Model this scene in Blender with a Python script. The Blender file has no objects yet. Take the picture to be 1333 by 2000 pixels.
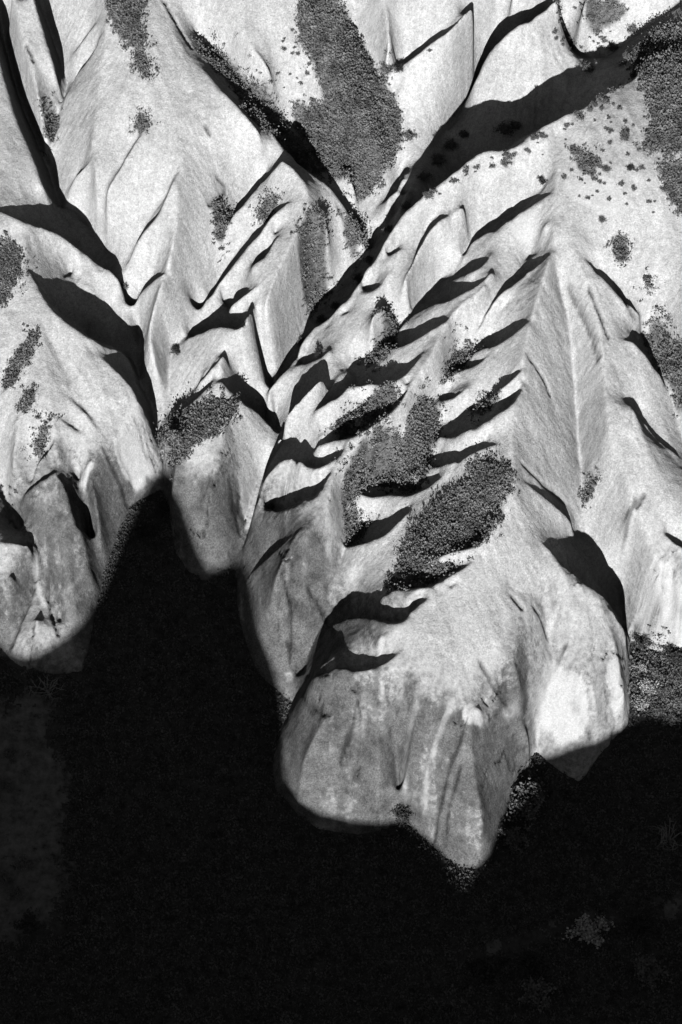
import bpy, math, heapq
import numpy as np
from math import radians, sin, cos, tan, sqrt, pi

# ------------------------------------------------------------------ camera, light, exposure
SC = bpy.context.scene
CAM_H, CAM_Y, PITCH, VFOV = 125.0, -29.5, 52.0, 26.0
SUN_AZ, SUN_EL = 6.0, 20.0            # sun behind the camera, to its left, low
W, H = 1333.0, 2000.0
F = (H / 2) / tan(radians(VFOV / 2))

cam = bpy.data.cameras.new("camera")
cam_ob = bpy.data.objects.new("camera", cam)
SC.collection.objects.link(cam_ob)
cam.sensor_fit = 'VERTICAL'
cam.angle = radians(VFOV)
cam.clip_start, cam.clip_end = 0.5, 3000
cam_ob.location = (0, CAM_Y, CAM_H)
cam_ob.rotation_euler = (radians(90 - PITCH), 0, 0)
SC.camera = cam_ob

world = bpy.data.worlds.new("World")
SC.world = world
world.use_nodes = True
wn, wl = world.node_tree.nodes, world.node_tree.links
wn.clear()
sky = wn.new('ShaderNodeTexSky')
sky.sky_type = 'NISHITA'
sky.sun_disc = False
sky.sun_elevation = radians(SUN_EL)
sky.sun_rotation = radians(180 + SUN_AZ)
bw = wn.new('ShaderNodeSeparateColor') # black and white film behind a red filter: the blue sky counts for little
sky.altitude = 2500; sky.air_density = .6; sky.dust_density = .2
bg = wn.new('ShaderNodeBackground')
bg.inputs['Strength'].default_value = 0.15
wo = wn.new('ShaderNodeOutputWorld')
wl.new(sky.outputs[0], bw.inputs[0]); wl.new(bw.outputs[0], bg.inputs[0]); wl.new(bg.outputs[0], wo.inputs[0])

sun = bpy.data.lights.new("sun", 'SUN')
sun.energy = 5.0
sun.angle = radians(0.5)
sun.color = (1, 1, 1)
sun_ob = bpy.data.objects.new("sun", sun)
SC.collection.objects.link(sun_ob)
sun_ob.rotation_euler = (radians(90 - SUN_EL), 0, radians(-SUN_AZ))

SC.view_settings.view_transform = 'Standard'
SC.view_settings.look = 'None'
SC.view_settings.gamma = 1
SC.view_settings.use_curve_mapping = False
SC.view_settings.exposure = 0.62
SC.render.engine = 'CYCLES'
SC.render.filter_size = 1.05
SC.cycles.diffuse_bounces = 0
SC.cycles.max_bounces = 4

RNG = np.random.default_rng(7)
SA, CA = sin(radians(SUN_AZ)), cos(radians(SUN_AZ))
TE = tan(radians(SUN_EL))
CP, SP = cos(radians(PITCH)), sin(radians(PITCH))

# ------------------------------------------------------------------ survey helpers
def ray(px, py):
    px = np.asarray(px, float); py = np.asarray(py, float)
    u = (px - W / 2) / F; v = (H / 2 - py) / F
    dx, dy, dz = u, CP + v * SP, -SP + v * CP
    n = np.sqrt(dx * dx + dy * dy + dz * dz)
    return dx / n, dy / n, dz / n
SLOPE = 0.325
def plane(y): return 12 + SLOPE * (y - 45)
def hit(px, py, off):                  # sight line meets the mean hillside shifted by off
    dx, dy, dz = ray(px, py)
    t = (plane(CAM_Y) + off - CAM_H) / (dz - SLOPE * dy)
    return np.stack([dx * t, CAM_Y + dy * t, CAM_H + dz * t], -1)
def floor_z(y): return 0.3 * np.log1p(np.exp((y - 42.5) / 1.2)) * 1.2
def hit_floor(px, py):
    dx, dy, dz = ray(px, py)
    t = np.full(np.shape(dx), 110.0)
    for _ in range(40):
        t = t + 0.6 * (CAM_H + dz * t - floor_z(CAM_Y + dy * t)) / np.maximum(-dz + 0.3 * dy, .3)
    return np.stack([dx * t, CAM_Y + dy * t, CAM_H + dz * t], -1)
def project(P):
    x, y, z = P[..., 0], P[..., 1] - CAM_Y, P[..., 2] - CAM_H
    d = y * CP - z * SP
    return W / 2 + F * x / d, H / 2 - F * (y * SP + z * CP) / d

def resample(a, step):
    a = np.asarray(a, float); out = []
    for p, q in zip(a[:-1], a[1:]):
        n = max(1, int(np.ceil(np.hypot(*(q - p)[:2]) / step)))
        out.append(p + (q - p) * np.linspace(0, 1, n, endpoint=False)[:, None])
    out.append(a[-1:])
    return np.concatenate(out)
def smooth_line(a, step, k=2):         # Catmull-Rom through the traced vertices
    a = np.asarray(a, float)
    if len(a) < 3: return resample(a, step)
    e = np.concatenate([[2 * a[0] - a[1]], a, [2 * a[-1] - a[-2]]])
    out = []
    for i in range(1, len(e) - 2):
        p0, p1, p2, p3 = e[i - 1], e[i], e[i + 1], e[i + 2]
        n = max(2, int(np.ceil(np.hypot(*(p2 - p1)[:2]) / step)))
        t = np.linspace(0, 1, n, endpoint=False)[:, None]
        out.append(.5 * (2 * p1 + (p2 - p0) * t + (2 * p0 - 5 * p1 + 4 * p2 - p3) * t ** 2 + (3 * p1 - p0 - 3 * p2 + p3) * t ** 3))
    out.append(a[-1:])
    return np.concatenate(out)

# ------------------------------------------------------------------ survey of the rock (pixel x, pixel y, height against the mean slope)
RIDGES = {
 'main': [
  [(1085,345,.4),(1082,420,0),(1075,500,0),(1045,600,0),(1025,680,0),(1010,760,0),(1000,850,0),(1005,930,0),(985,1000,-.3),(950,1060,-.5),(905,1130,-.8),(880,1200,-1),(860,1280,-1.1),(850,1330,-1.5)],
  [(1420,60,.2),(1333,100,0),(1215,165,0),(1130,225,0),(1080,250,0),(1000,302,-.5),(940,315,-.8),(890,352,-1.2),(830,395,-2),(780,440,-3),(745,500,-4.5)],
  [(1082,255,.1),(1090,300,.4),(1085,345,.4)],
  [(1300,180,.4),(1290,330,.5),(1230,400,.3)],
  [(1010,320,-.8),(930,385,-1.2),(870,440,-1.8),(820,520,-2.5),(760,585,-3),(700,650,-3.5),(640,720,-4),(590,775,-4.8),(548,800,-5.6)],
  [(1075,430,-.2),(1000,510,-1),(950,560,-1.4),(890,610,-1.8),(840,700,-2.2),(790,770,-2.5),(720,850,-3),(660,910,-3.2),(640,985,-3.4),(590,1040,-3.6),(550,1100,-4),(535,1145,-4.8)],
  [(905,1130,-.8),(850,1185,-1),(780,1232,-1.2),(700,1262,-2.0),(640,1292,-3.0),(605,1335,-5.2)],
  [(860,1280,-1.1),(800,1300,-1.5),(740,1322,-2),(690,1330,-2.6)],
  [(690,1345,-3.0),(740,1365,-2.9),(800,1362,-2.7),(850,1362,-2.4),(890,1395,-2.7),(940,1385,-2.6)],
  [(762,1395,-4.9),(775,1480,-7.7),(782,1550,-9.5)],
  [(814,1408,-3.7),(800,1470,-5.4),(788,1540,-7.6)],
  [(891,1398,-3.1),(858,1490,-5.3),(827,1585,-8.5)],
  [(917,1392,-2.5),(926,1508,-4.9),(943,1611,-7.3),(938,1670,-9.0)],
  [(962,1322,-2.7),(988,1372,-4.4),(1024,1415,-6.6),(1040,1450,-8.6)],
  [(640,1395,-4.0),(600,1470,-6.0),(584,1540,-8.2)],
  [(690,1345,-2.7),(702,1378,-3.0)],
  [(712,1412,-5.4),(692,1470,-7.4),(680,1550,-9.4)],
  [(738,1430,-4.9),(742,1500,-6.6),(735,1570,-8.6)],
  [(1000,1150,-2.2),(1040,1180,-2.8),(1010,1270,-2.6),(1015,1330,-3.2)],
  [(985,1000,-.3),(1064,1068,-2.6),(1095,1110,-3.2),(1124,1135,-3.6),(1152,1155,-4),(1183,1180,-4.8),(1210,1216,-5.8),(1226,1250,-7.2)],
  [(1124,1135,-3.6),(1145,1220,-4.4),(1150,1300,-5.4),(1165,1390,-7.6)],
  [(1190,1230,-5.2),(1210,1300,-6.6),(1222,1390,-8.6)],
 ],
 'right': [
  [(1150,400,.2),(1120,470,0),(1150,560,-.5),(1170,640,-1),(1180,740,-1.5),(1190,850,-2),(1215,900,-2.4),(1230,960,-2.8),(1260,1050,-3.8),(1290,1150,-5.4),(1290,1220,-7.6)],
  [(1420,300,0),(1345,420,-.2),(1333,520,-.5),(1360,640,-.8),(1420,800,-1)],
  [(1230,780,-1.8),(1275,900,-2.4),(1320,1000,-3),(1390,1080,-3.4)],
  [(1320,1000,-3),(1330,1100,-4.2),(1325,1220,-7.2)],
  [(1240,960,-2.8),(1225,1010,-3.4),(1205,1080,-5)],
 ],
 'left': [
  [(-60,100,-4.2),(-50,300,-4.6),(0,405,-4),(45,440,-4),(52,530,-4.2),(75,620,-4.5),(88,700,-4.7),(100,790,-5),(110,870,-5.6),(113,928,-6.2),(112,955,-6.6)],
  [(113,935,-6.2),(136,962,-6.6),(150,1010,-7.3),(165,1065,-8.2),(180,1130,-9.4)],
  [(67,1042,-8.7),(85,1095,-9.6),(100,1145,-10.4),(120,1215,-11)],
  [(115,1010,-7.0),(132,1100,-7.9),(146,1200,-9.6)],
  [(22,1120,-7.7),(18,1200,-9.6)],
  [(67,1127,-10.2),(50,1190,-10.6),(20,1246,-11.1)],
  [(70,1205,-9.3),(76,1262,-10.2)],
  [(150,655,-5.2),(200,700,-5.6),(250,745,-6),(275,790,-6.4)],
  [(75,620,-4.5),(150,760,-5.6),(200,860,-6.4),(170,910,-6.6)],
  [(275,790,-6.4),(225,860,-6.8),(170,910,-6.8)],
  [(170,910,-6.8),(190,1000,-8),(200,1060,-9.4)],
  [(-60,1060,-7.6),(20,1062,-7.2),(58,1068,-7.6)],
  [(88,700,-4.7),(45,790,-5.4),(25,900,-6.2)],
  [(45,440,-4),(-30,560,-5),(-80,700,-6)],
  [(-22,20,-4.6),(3,130,-4.8),(27,220,-5.1),(66,312,-5.4),(91,385,-5.8),(116,455,-6.4),(152,498,-7.0)],
 ],
 'centre': [
  [(310,-40,-2.8),(312,0,-3),(332,45,-3.1),(352,100,-3.2),(356,160,-3.2),(352,240,-3.4),(356,325,-3.8),(346,380,-4),(345,440,-4.4),(332,500,-4.9),(322,540,-5.4),(300,600,-6),(292,650,-6.6),(305,720,-8)],
  [(212,-20,-2.9),(210,40,-3),(200,120,-3.4),(190,200,-3.8),(180,280,-4.2),(190,360,-4.6),(220,440,-5.4),(240,510,-6.4)],
  [(22,-20,-3.9),(50,100,-4.5),(75,195,-5.2),(84,236,-6)],
  [(62,-20,-3.9),(84,60,-4.4),(103,120,-4.9),(116,162,-5.6)],
  [(352,90,-3.2),(420,165,-3.4),(480,225,-3.4),(545,305,-3.6),(590,350,-3.8),(602,400,-4.1),(575,470,-4.3),(545,530,-4.6),(520,590,-5),(480,650,-5.3),(442,690,-5.6),(428,740,-5.9),(430,800,-6.3),(436,850,-6.6),(420,930,-7),(402,972,-7.4)],
  [(602,400,-4.1),(640,420,-4.3),(672,480,-5)],
  [(540,852,-7.0),(546,876,-7.2),(522,912,-7.3),(504,942,-7.6),(495,966,-7.8)],
  [(350,880,-7.2),(335,950,-8)],
  [(436,850,-6.6),(380,860,-6.7),(320,850,-7.3)],
 ],
 'upper': [
  [(-300,-150,-3),(300,-140,-2.4),(900,-110,-1.2),(1600,-140,-.4)],
  [(760,-50,-1.6),(860,-40,-1.5),(960,-55,-1.6)],
  [(985,-30,-1.6),(1040,-50,-1.4),(1100,-60,-1.6)],
  [(430,-30,-2.6),(450,20,-2.8),(480,80,-3.2),(540,150,-3.8),(600,235,-4.6),(670,315,-5.8),(705,375,-6.7)],
  [(600,-20,-3),(640,100,-3.8),(700,220,-4.8),(740,290,-5.6)],
  [(740,-30,-1.8),(760,60,-2.4),(752,120,-3.6)],
  [(965,-20,-2),(900,100,-2.5),(850,200,-3.2),(825,290,-4),(780,395,-5.2),(735,465,-6.8)],
  [(1160,-20,-2.0),(1100,40,-2.6),(1030,85,-3.0),(980,125,-3.3),(945,165,-3.8)],
  [(795,285,-5.2),(765,370,-6.2)],
 ],
}
GULLIES = [
  [(1400,-60,-1.6),(1330,0,-2.2),(1240,70,-4),(1150,140,-5.6),(1115,190,-6.6),(1060,235,-7),(990,285,-7.2),(900,335,-7.4),(830,372,-7.4),(760,440,-7.6),(722,500,-7.8),(690,550,-7.9),(620,632,-8),(560,705,-8.2),(525,770,-8.4),(515,815,-8.7),(560,872,-9),(545,905,-9.2),(505,945,-9.4),(485,1010,-9.6)],
  [(0,30,-7.4),(22,130,-7.8),(46,212,-8),(86,304,-8.2),(108,374,-8.3),(130,450,-7.9),(170,490,-8.1),(235,545,-8.4),(255,600,-8.6),(262,660,-8.8),(282,740,-9),(303,820,-9.2),(318,900,-9.4),(316,950,-9.5)],
  [(76,-20,-6),(97,60,-6.4),(117,120,-6.6),(130,170,-6.8),(112,230,-6.8),(95,300,-7.2)],
  [(555,310,-4.6),(500,370,-5.2),(455,425,-5.8),(440,490,-6.4),(415,560,-7),(372,640,-7.8),(335,690,-8.4),(328,760,-8.8),(318,830,-9.1)],
  [(385,70,-4.6),(440,130,-5.2),(490,200,-5.8),(560,280,-6.4),(620,335,-6.8),(690,385,-7.3),(712,450,-7.6)],
  [(690,50,-4.6),(735,140,-5),(775,240,-5.7),(778,310,-6.4),(740,385,-7.2),(718,460,-7.6)],
  [(785,140,-4.4),(765,200,-5.2)],
  [(940,130,-4.2),(925,165,-5.2),(905,230,-6.4),(850,320,-7.3)],
  [(1062,368,-.9),(1000,408,-2),(942,448,-3),(880,530,-4),(794,618,-5),(733,684,-5.4),(680,750,-6.0),(602,822,-7.2),(564,878,-8.6)],
  [(1062,505,-.8),(1000,575,-1.6),(940,662,-2.8),(900,725,-3.4),(842,790,-4),(822,890,-4.6),(790,955,-5),(690,985,-5.4),(675,1060,-6.2),(652,1140,-6.4),(630,1212,-7.6),(584,1322,-9.6)],
  [(1090,540,-.9),(1112,640,-2.2),(1124,760,-3.6),(1130,860,-4.6),(1138,950,-5.2),(1135,1040,-5.8),(1168,1095,-6.6),(1195,1170,-8),(1232,1248,-10)],
  [(1060,1180,-3.4),(1072,1240,-4.4),(1085,1310,-5.6),(1058,1390,-7.4),(1046,1465,-10)],
  [(1200,470,-.4),(1240,560,-1.2),(1280,640,-2.4),(1305,730,-3.4),(1335,860,-4.4),(1400,960,-5)],
  [(1225,790,-2.4),(1275,850,-2.9),(1340,920,-3.4)],
  [(-20,900,-8),(15,975,-9),(40,1045,-9)],
  [(150,930,-7.4),(172,1010,-9),(180,1080,-10.2)],
]
FOOT = [(-140,1235),(-80,1240),(0,1270),(15,1292),(50,1310),(100,1313),(160,1310),(180,1240),(205,1120),(232,1040),(256,992),(300,962),(316,952),(328,985),(336,1030),(346,1085),(366,1117),(400,1135),(432,1125),(458,1098),(470,1058),(482,1022),(490,985),(500,950),(514,930),(522,934),(512,962),(500,1000),(488,1036),(470,1076),(461,1130),(460,1190),(475,1250),(497,1305),(527,1342),(560,1365),(576,1366),(552,1420),(532,1480),(536,1540),(580,1590),(622,1620),(700,1630),(760,1612),(790,1600),(830,1640),(900,1695),(935,1705),(962,1680),(985,1600),(1020,1520),(1045,1470),(1075,1500),(1130,1525),(1168,1480),(1228,1415),(1232,1320),(1236,1255),(1270,1270),(1333,1292),(1500,1320)]
# slot shadows: lower edge = crest of the lower fin, third number = how far (px) its shadow climbs the next wall
LEAVES = [
  [(1075,378,4),(1026,413,19),(974,453,26),(951,462,20),(922,479,14),(904,507,8)],
  [(890,537,16),(913,537,19),(937,526,17),(958,497,3)],
  [(777,643,10),(810,615,22),(838,601,36),(862,596,50),(899,582,32),(932,559,12),(962,533,2)],
  [(761,683,40),(791,676,26),(829,657,21),(861,638,14),(883,615,2)],
  [(725,751,28),(754,755,30),(782,742,23),(810,714,14),(826,690,2)],
  [(618,803,8),(650,784,36),(683,761,44),(707,757,52),(725,751,38)],
  [(620,864,10),(655,857,28),(688,854,48),(721,840,46),(754,817,36),(782,793,26),(800,753,2)],
  [(585,915,40),(608,918,34),(636,906,24),(662,892,20),(674,860,2)],
  [(500,1007,24),(528,1002,46),(570,993,56),(608,979,52),(630,962,42),(644,925,3)],
  [(497,1110,14),(528,1084,19),(552,1066,12),(577,1044,2)],
  [(935,645,4),(965,591,10),(1007,559,19),(1030,540,32),(1054,519,18),(1076,495,2)],
  [(927,690,12),(960,681,24),(998,660,24),(1009,652,20),(1035,624,2)],
  [(872,742,12),(890,733,28),(906,727,24),(927,718,17),(955,695,2)],
  [(864,786,22),(890,777,9),(913,758,2)],
  [(976,763,2),(998,744,12),(1023,720,2)],
  [(859,854,22),(890,859,38),(932,845,44),(970,821,44),(1002,793,36),(1021,751,3)],
  [(836,915,20),(866,915,28),(899,906,36),(932,887,22),(962,873,6),(974,866,1)],
  [(702,967,12),(739,972,34),(782,974,32),(829,962,32),(866,934,26),(899,906,2)],
  [(674,1070,12),(702,1070,40),(735,1061,34),(763,1042,28),(782,1023,22),(810,981,2)],
  [(829,1103,5),(857,1091,10),(899,1077,18),(937,1066,26),(960,1028,20),(979,1005,2)],
  [(749,1169,18),(772,1160,32),(805,1160,32),(857,1145,30),(899,1113,12),(927,1094,1)],
  [(645,1230,34),(674,1216,44),(711,1211,38),(735,1223,48),(763,1225,42),(796,1216,36),(810,1197,34),(847,1169,24),(894,1141,2)],
  [(690,587,40),(725,577,26),(744,559,5),(756,540,1)],
  [(737,519,22),(763,507,18),(782,488,4)],
  [(636,634,20),(664,624,17),(683,610,2)],
  [(568,713,32),(594,709,20),(622,702,13),(645,685,1)],
  [(880,418,1),(852,439,14),(829,469,20),(810,507,16),(791,549,4)],
  [(600,1335,10),(640,1320,20),(666,1310,28),(690,1317,32),(715,1313,28),(750,1299,16),(778,1278,3)],
  [(440,450,5),(455,425,18),(500,370,22),(540,325,4)],
  [(400,590,18),(435,540,24),(470,500,24),(505,460,20),(530,430,16),(565,395,3)],
  [(495,520,24),(520,505,34),(540,465,5)],
  [(450,595,3),(475,575,9),(505,557,2)],
  [(370,665,40),(420,650,52),(465,650,48),(480,635,30),(495,607,4)],
  [(335,810,20),(365,795,26),(400,765,18),(417,742,3)],
  [(390,745,4),(415,720,12),(437,695,2)],
  [(435,745,6),(455,775,40),(480,797,64),(505,815,60),(540,850,20)],
  [(1064,1068,5),(1093,1108,46),(1124,1135,84),(1151,1153,92),(1183,1180,70),(1210,1216,40),(1226,1246,16)],
  [(1142,505,3),(1182,545,12),(1217,580,14),(1252,615,3)],
  [(1223,780,3),(1250,816,12),(1273,847,12),(1309,879,10),(1333,900,3)],
  [(1223,664,4),(1250,688,34),(1270,712,34),(1291,735,16),(1305,770,3)],
  [(1025,942,3),(1057,969,12),(1093,1000,18),(1118,1022,6)],
  [(1295,1037,2),(1315,1056,12),(1345,1080,10)],
  [(772,140,10),(797,122,13),(832,92,13),(877,60,10),(927,12,1)],
  [(927,160,6),(952,107,9),(987,80,11),(1047,35,11),(1090,0,6)],
  [(758,388,18),(777,373,30),(787,345,4)],
  [(145,107,2),(165,76,7),(187,45,2)],
  [(118,215,2),(150,150,9),(180,105,9),(197,70,2)],
  [(133,374,2),(150,345,9),(175,315,2)],
  [(208,375,2),(245,310,8),(290,238,2)],
  [(250,518,4),(262,490,12),(280,455,16),(310,415,14),(347,338,2)],
  [(262,602,3),(275,580,14),(300,552,14),(323,535,2)],
  [(60,530,6),(85,580,30),(110,620,80),(150,655,104),(200,684,90),(250,712,60),(272,765,20)],
  [(0,412,10),(45,436,30),(120,472,60),(180,515,40),(235,550,16)],
  [(68,918,2),(85,895,12),(108,858,2)],
  [(52,967,16),(80,945,22),(110,922,6)],
  [(112,815,1),(140,835,6),(165,852,1)],
  [(128,775,1),(165,805,6),(205,860,1)],
  [(112,930,4),(130,960,30),(142,1000,36),(150,1030,8)],
  [(0,775,2),(25,740,8),(50,700,2)],
  [(1340,88,8),(1290,115,20),(1230,160,40),(1195,182,60),(1130,230,100),(1080,255,128),(1000,303,133),(940,316,146),(890,352,134),(830,395,98),(780,440,54),(748,490,36)],
  [(760,470,50),(737,515,50),(715,545,70),(688,590,72),(640,632,64),(600,665,58),(570,712,52),(545,741,34),(522,768,12)],
  [(715,480,4),(690,430,16),(650,375,22),(605,340,44),(560,300,50),(520,250,26),(480,205,14),(440,165,9),(400,115,3)],
  [(478,1040,12),(491,1014,18),(504,975,20),(513,950,24),(530,926,34),(552,908,40),(574,906,34)],
]

# ------------------------------------------------------------------ height field
DX = 0.12
X0, X1, Y0, Y1 = -36.0, 36.0, 20.0, 122.0
NX, NY = int((X1 - X0) / DX) + 1, int((Y1 - Y0) / DX) + 1
gx = X0 + DX * np.arange(NX); gy = Y0 + DX * np.arange(NY)
GX, GY = np.meshgrid(gx, gy)

def vnoise(x, y, scale, seed, octaves=4, gain=.5):
    r = np.random.default_rng(seed); out = 0; amp = 1; tot = 0
    for o in range(octaves):
        t = r.random((256, 256)).astype(np.float32)
        u, v = x / scale + 13.7 * o, y / scale + 7.3 * o
        iu, iv = np.floor(u).astype(int), np.floor(v).astype(int)
        fu, fv = u - iu, v - iv
        fu = fu * fu * (3 - 2 * fu); fv = fv * fv * (3 - 2 * fv)
        a, b, c, d = t[iv & 255, iu & 255], t[iv & 255, (iu + 1) & 255], t[(iv + 1) & 255, iu & 255], t[(iv + 1) & 255, (iu + 1) & 255]
        out = out + amp * ((a * (1 - fu) + b * fu) * (1 - fv) + (c * (1 - fu) + d * fu) * fv - .5)
        tot += amp; amp *= gain; scale *= .5
    return out / tot * 2

def blur(a, sig):
    r = int(3 * sig + 1); k = np.exp(-.5 * (np.arange(-r, r + 1) / sig) ** 2); k /= k.sum()
    p = np.pad(a, ((r, r), (0, 0)), mode='edge')
    a = sum(k[i] * p[i:i + a.shape[0]] for i in range(2 * r + 1))
    p = np.pad(a, ((0, 0), (r, r)), mode='edge')
    return sum(k[i] * p[:, i:i + a.shape[1]] for i in range(2 * r + 1))

def inside(poly, x, y):
    r = np.zeros(np.shape(x), bool); n = len(poly)
    for i in range(n):
        (xa, ya), (xb, yb) = poly[i][:2], poly[(i + 1) % n][:2]
        if ya == yb: continue
        c = (ya > y) != (yb > y)
        r ^= c & (x < (xb - xa) * (y - ya) / (yb - ya) + xa)
    return r

def idx(P):
    ix = np.round((P[:, 0] - X0) / DX).astype(int); iy = np.round((P[:, 1] - Y0) / DX).astype(int)
    ok = (ix >= 0) & (ix < NX) & (iy >= 0) & (iy < NY)
    return iy, ix, ok
class Cons:
    def __init__(s): s.m = np.zeros((NY, NX), bool); s.v = np.zeros((NY, NX))
    def put(s, P, mode='set'):
        iy, ix, ok = idx(P); iy, ix, z = iy[ok], ix[ok], P[ok, 2]
        acc = np.zeros((NY, NX)); cnt = np.zeros((NY, NX))
        np.add.at(acc, (iy, ix), z); np.add.at(cnt, (iy, ix), 1)
        k = cnt > 0; v = np.where(k, acc / np.maximum(cnt, 1), 0)
        if mode == 'max': upd = k & (~s.m | (v > s.v))
        elif mode == 'min': upd = k & (~s.m | (v < s.v))
        elif mode == 'new': upd = k & ~s.m
        else: upd = k
        s.v[upd] = v[upd]; s.m |= upd
    def copy(s):
        c = Cons(); c.m = s.m.copy(); c.v = s.v.copy(); return c

def solve(m, v, bulge, base, iters=90):
    """membrane through the constraints, bulged like weathered tuff; base is the mean slope"""
    v = np.where(m, v - base, 0.0)
    levels = [(m, v, DX)]
    while min(levels[-1][0].shape) > 40:
        m0, v0, d0 = levels[-1]
        ny, nx = (m0.shape[0] + 1) // 2 * 2, (m0.shape[1] + 1) // 2 * 2
        mp = np.zeros((ny, nx)); vp = np.zeros((ny, nx))
        mp[:m0.shape[0], :m0.shape[1]] = m0; vp[:m0.shape[0], :m0.shape[1]] = v0 * m0
        c = mp.reshape(ny // 2, 2, nx // 2, 2).sum((1, 3)); s_ = vp.reshape(ny // 2, 2, nx // 2, 2).sum((1, 3))
        levels.append((c > 0, np.where(c > 0, s_ / np.maximum(c, 1), 0), d0 * 2))
    u = None
    for m0, v0, d0 in reversed(levels):
        if u is None: u = np.where(m0, v0, v0[m0].mean())
        else:
            u = np.repeat(np.repeat(u, 2, 0), 2, 1)[:m0.shape[0], :m0.shape[1]]
            u = blur(u, 1.0)
        u = np.where(m0, v0, u); src = bulge * d0 * d0 / 4
        n = iters if d0 < DX * 1.5 else 160
        for _ in range(n):
            p = np.pad(u, 1, mode='edge')
            un = .25 * (p[:-2, 1:-1] + p[2:, 1:-1] + p[1:-1, :-2] + p[1:-1, 2:]) + src
            u = np.where(m0, v0, un)
    return u + base

def sample(A, x, y):
    fx = np.clip((x - X0) / DX, 0, NX - 1.001); fy = np.clip((y - Y0) / DX, 0, NY - 1.001)
    ix, iy = fx.astype(int), fy.astype(int); u, v = fx - ix, fy - iy
    return (A[iy, ix] * (1 - u) + A[iy, ix + 1] * u) * (1 - v) + (A[iy + 1, ix] * (1 - u) + A[iy + 1, ix + 1] * u) * v

def cast(A, px, py):
    """first meeting of the sight lines with height field A"""
    px = np.atleast_1d(np.asarray(px, float)); py = np.atleast_1d(np.asarray(py, float))
    dx, dy, dz = ray(px, py); t = np.full(px.shape, 85.0); done = np.zeros(px.shape, bool)
    for _ in range(1100):
        z = CAM_H + dz * t; g = sample(A, dx * t, CAM_Y + dy * t)
        done |= z <= g
        if done.all(): break
        t = np.where(done, t, t + np.clip((z - g) * .35, .02, 3))
    return np.stack([dx * t, CAM_Y + dy * t, CAM_H + dz * t], -1)

foot_px = resample(FOOT, 4)
foot = hit_floor(foot_px[:, 0], foot_px[:, 1])
floor_poly = [tuple(p[:2]) for p in foot] + [(60, foot[-1][1]), (60, 0), (-60, 0), (-60, foot[0][1])]
floor_mask = inside(floor_poly, GX, GY)
FZ = floor_z(GY)

C0 = Cons()
ridge_lines = []
for fam, ls in RIDGES.items():
    for l in ls:
        a = smooth_line(l, 3.0); P = hit(a[:, 0], a[:, 1], a[:, 2])
        P = resample(P, .05); ridge_lines.append((fam, P)); C0.put(P, 'max')
for l in GULLIES:
    a = smooth_line(l, 3.0); P = resample(hit(a[:, 0], a[:, 1], a[:, 2] * 1.12 - .4), .05); P[:, 2] = np.maximum(P[:, 2], floor_z(P[:, 1]) - .2); C0.put(P, 'set')
C0.m |= floor_mask; C0.v[floor_mask] = FZ[floor_mask]
C0.put(resample(foot, .05))
base = plane(GY)
S0 = solve(C0.m, C0.v, .10, base, 60)
S0 = blur(S0, 1.0)

C1 = C0.copy()
WGAIN = 1.10
parts = []
for l in sorted(LEAVES, key=lambda q: -max(p[2] for p in q)):
    a = smooth_line(l, 2.0)
    P = cast(S0, a[:, 0], a[:, 1])
    d = np.linalg.norm(P - np.array([0, CAM_Y, CAM_H]), axis=1)
    for _ in range(3):                     # a crest is one continuous line: no jumps in range
        dp = np.pad(d, 6, mode='edge'); d = np.median([dp[i:i + len(d)] for i in range(13)], axis=0)
    dp = np.pad(d, 4, mode='edge'); d = np.mean([dp[i:i + len(d)] for i in range(9)], axis=0)
    P = np.array([0, CAM_Y, CAM_H]) + np.stack(ray(a[:, 0], a[:, 1]), -1) * d[:, None]
    w = np.maximum(a[:, 2], 0)
    d = np.linalg.norm(P - np.array([0, CAM_Y, CAM_H]), axis=1)
    wm = 1.2 * w * d / F
    # horizontal sun travel after which the shadow reaches as far as surveyed
    tt = np.linspace(0, 1, 120) ** 2 * 28
    x0, y0 = project(P)
    x1, y1 = project(np.stack([P[:, 0, None] + SA * tt, P[:, 1, None] + CA * tt, P[:, 2, None] - TE * tt], -1))
    dd = np.maximum.accumulate(np.hypot(x1 - x0[:, None], y1 - y0[:, None]), axis=1)
    t = np.array([np.interp(w_, d_, tt) for w_, d_ in zip(w * WGAIN, dd)])
    zc = P[:, 2] + .14 * wm + .05 * np.minimum(w / 10, 1)
    E = np.stack([P[:, 0] + SA * t, P[:, 1] + CA * t, zc - TE * t - .06 * t], -1)
    Gp = np.stack([P[:, 0] + SA * t * .42, P[:, 1] + CA * t * .42, zc - TE * t * .42 - .42 * t * .9 - .1 * wm], -1)
    Cc = np.stack([P[:, 0], P[:, 1], zc], -1)
    k = w > 1.0
    parts.append((Cc, Gp, E, t, k))
strip = np.zeros((NY, NX), np.int32); clear = np.zeros((NY, NX), bool)
owner = np.full((NY, NX), -1)
def cells(P):
    iy, ix, ok = idx(P); return iy[ok], ix[ok]
for li, (c, g, e, t, k) in enumerate(parts):
    mine = np.zeros((NY, NX), bool)
    cc = resample(np.column_stack([c, t]), .06)
    for f in np.linspace(0, 1, 12 + int(t.max() / .12)):
        Q = np.stack([cc[:, 0] + SA * cc[:, 3] * f, cc[:, 1] + CA * cc[:, 3] * f, cc[:, 2]], -1)
        mine[cells(Q)] = True
    m2 = blur(mine.astype(float), 2.0)
    clear |= m2 > .12
    inner = m2 > .7
    strip += inner; owner[inner & (owner < 0)] = li
C1.m &= ~clear
for li, (c, g, e, t, k) in enumerate(parts):
    if k.sum() > 1:
        Q = resample(e[k], .05); iy, ix, ok = idx(Q); Q = Q[ok]; iy, ix = iy[ok], ix[ok]
        own = (owner[iy, ix] == li) | (owner[iy, ix] < 0)
        C1.put(Q[own], 'set')
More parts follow.
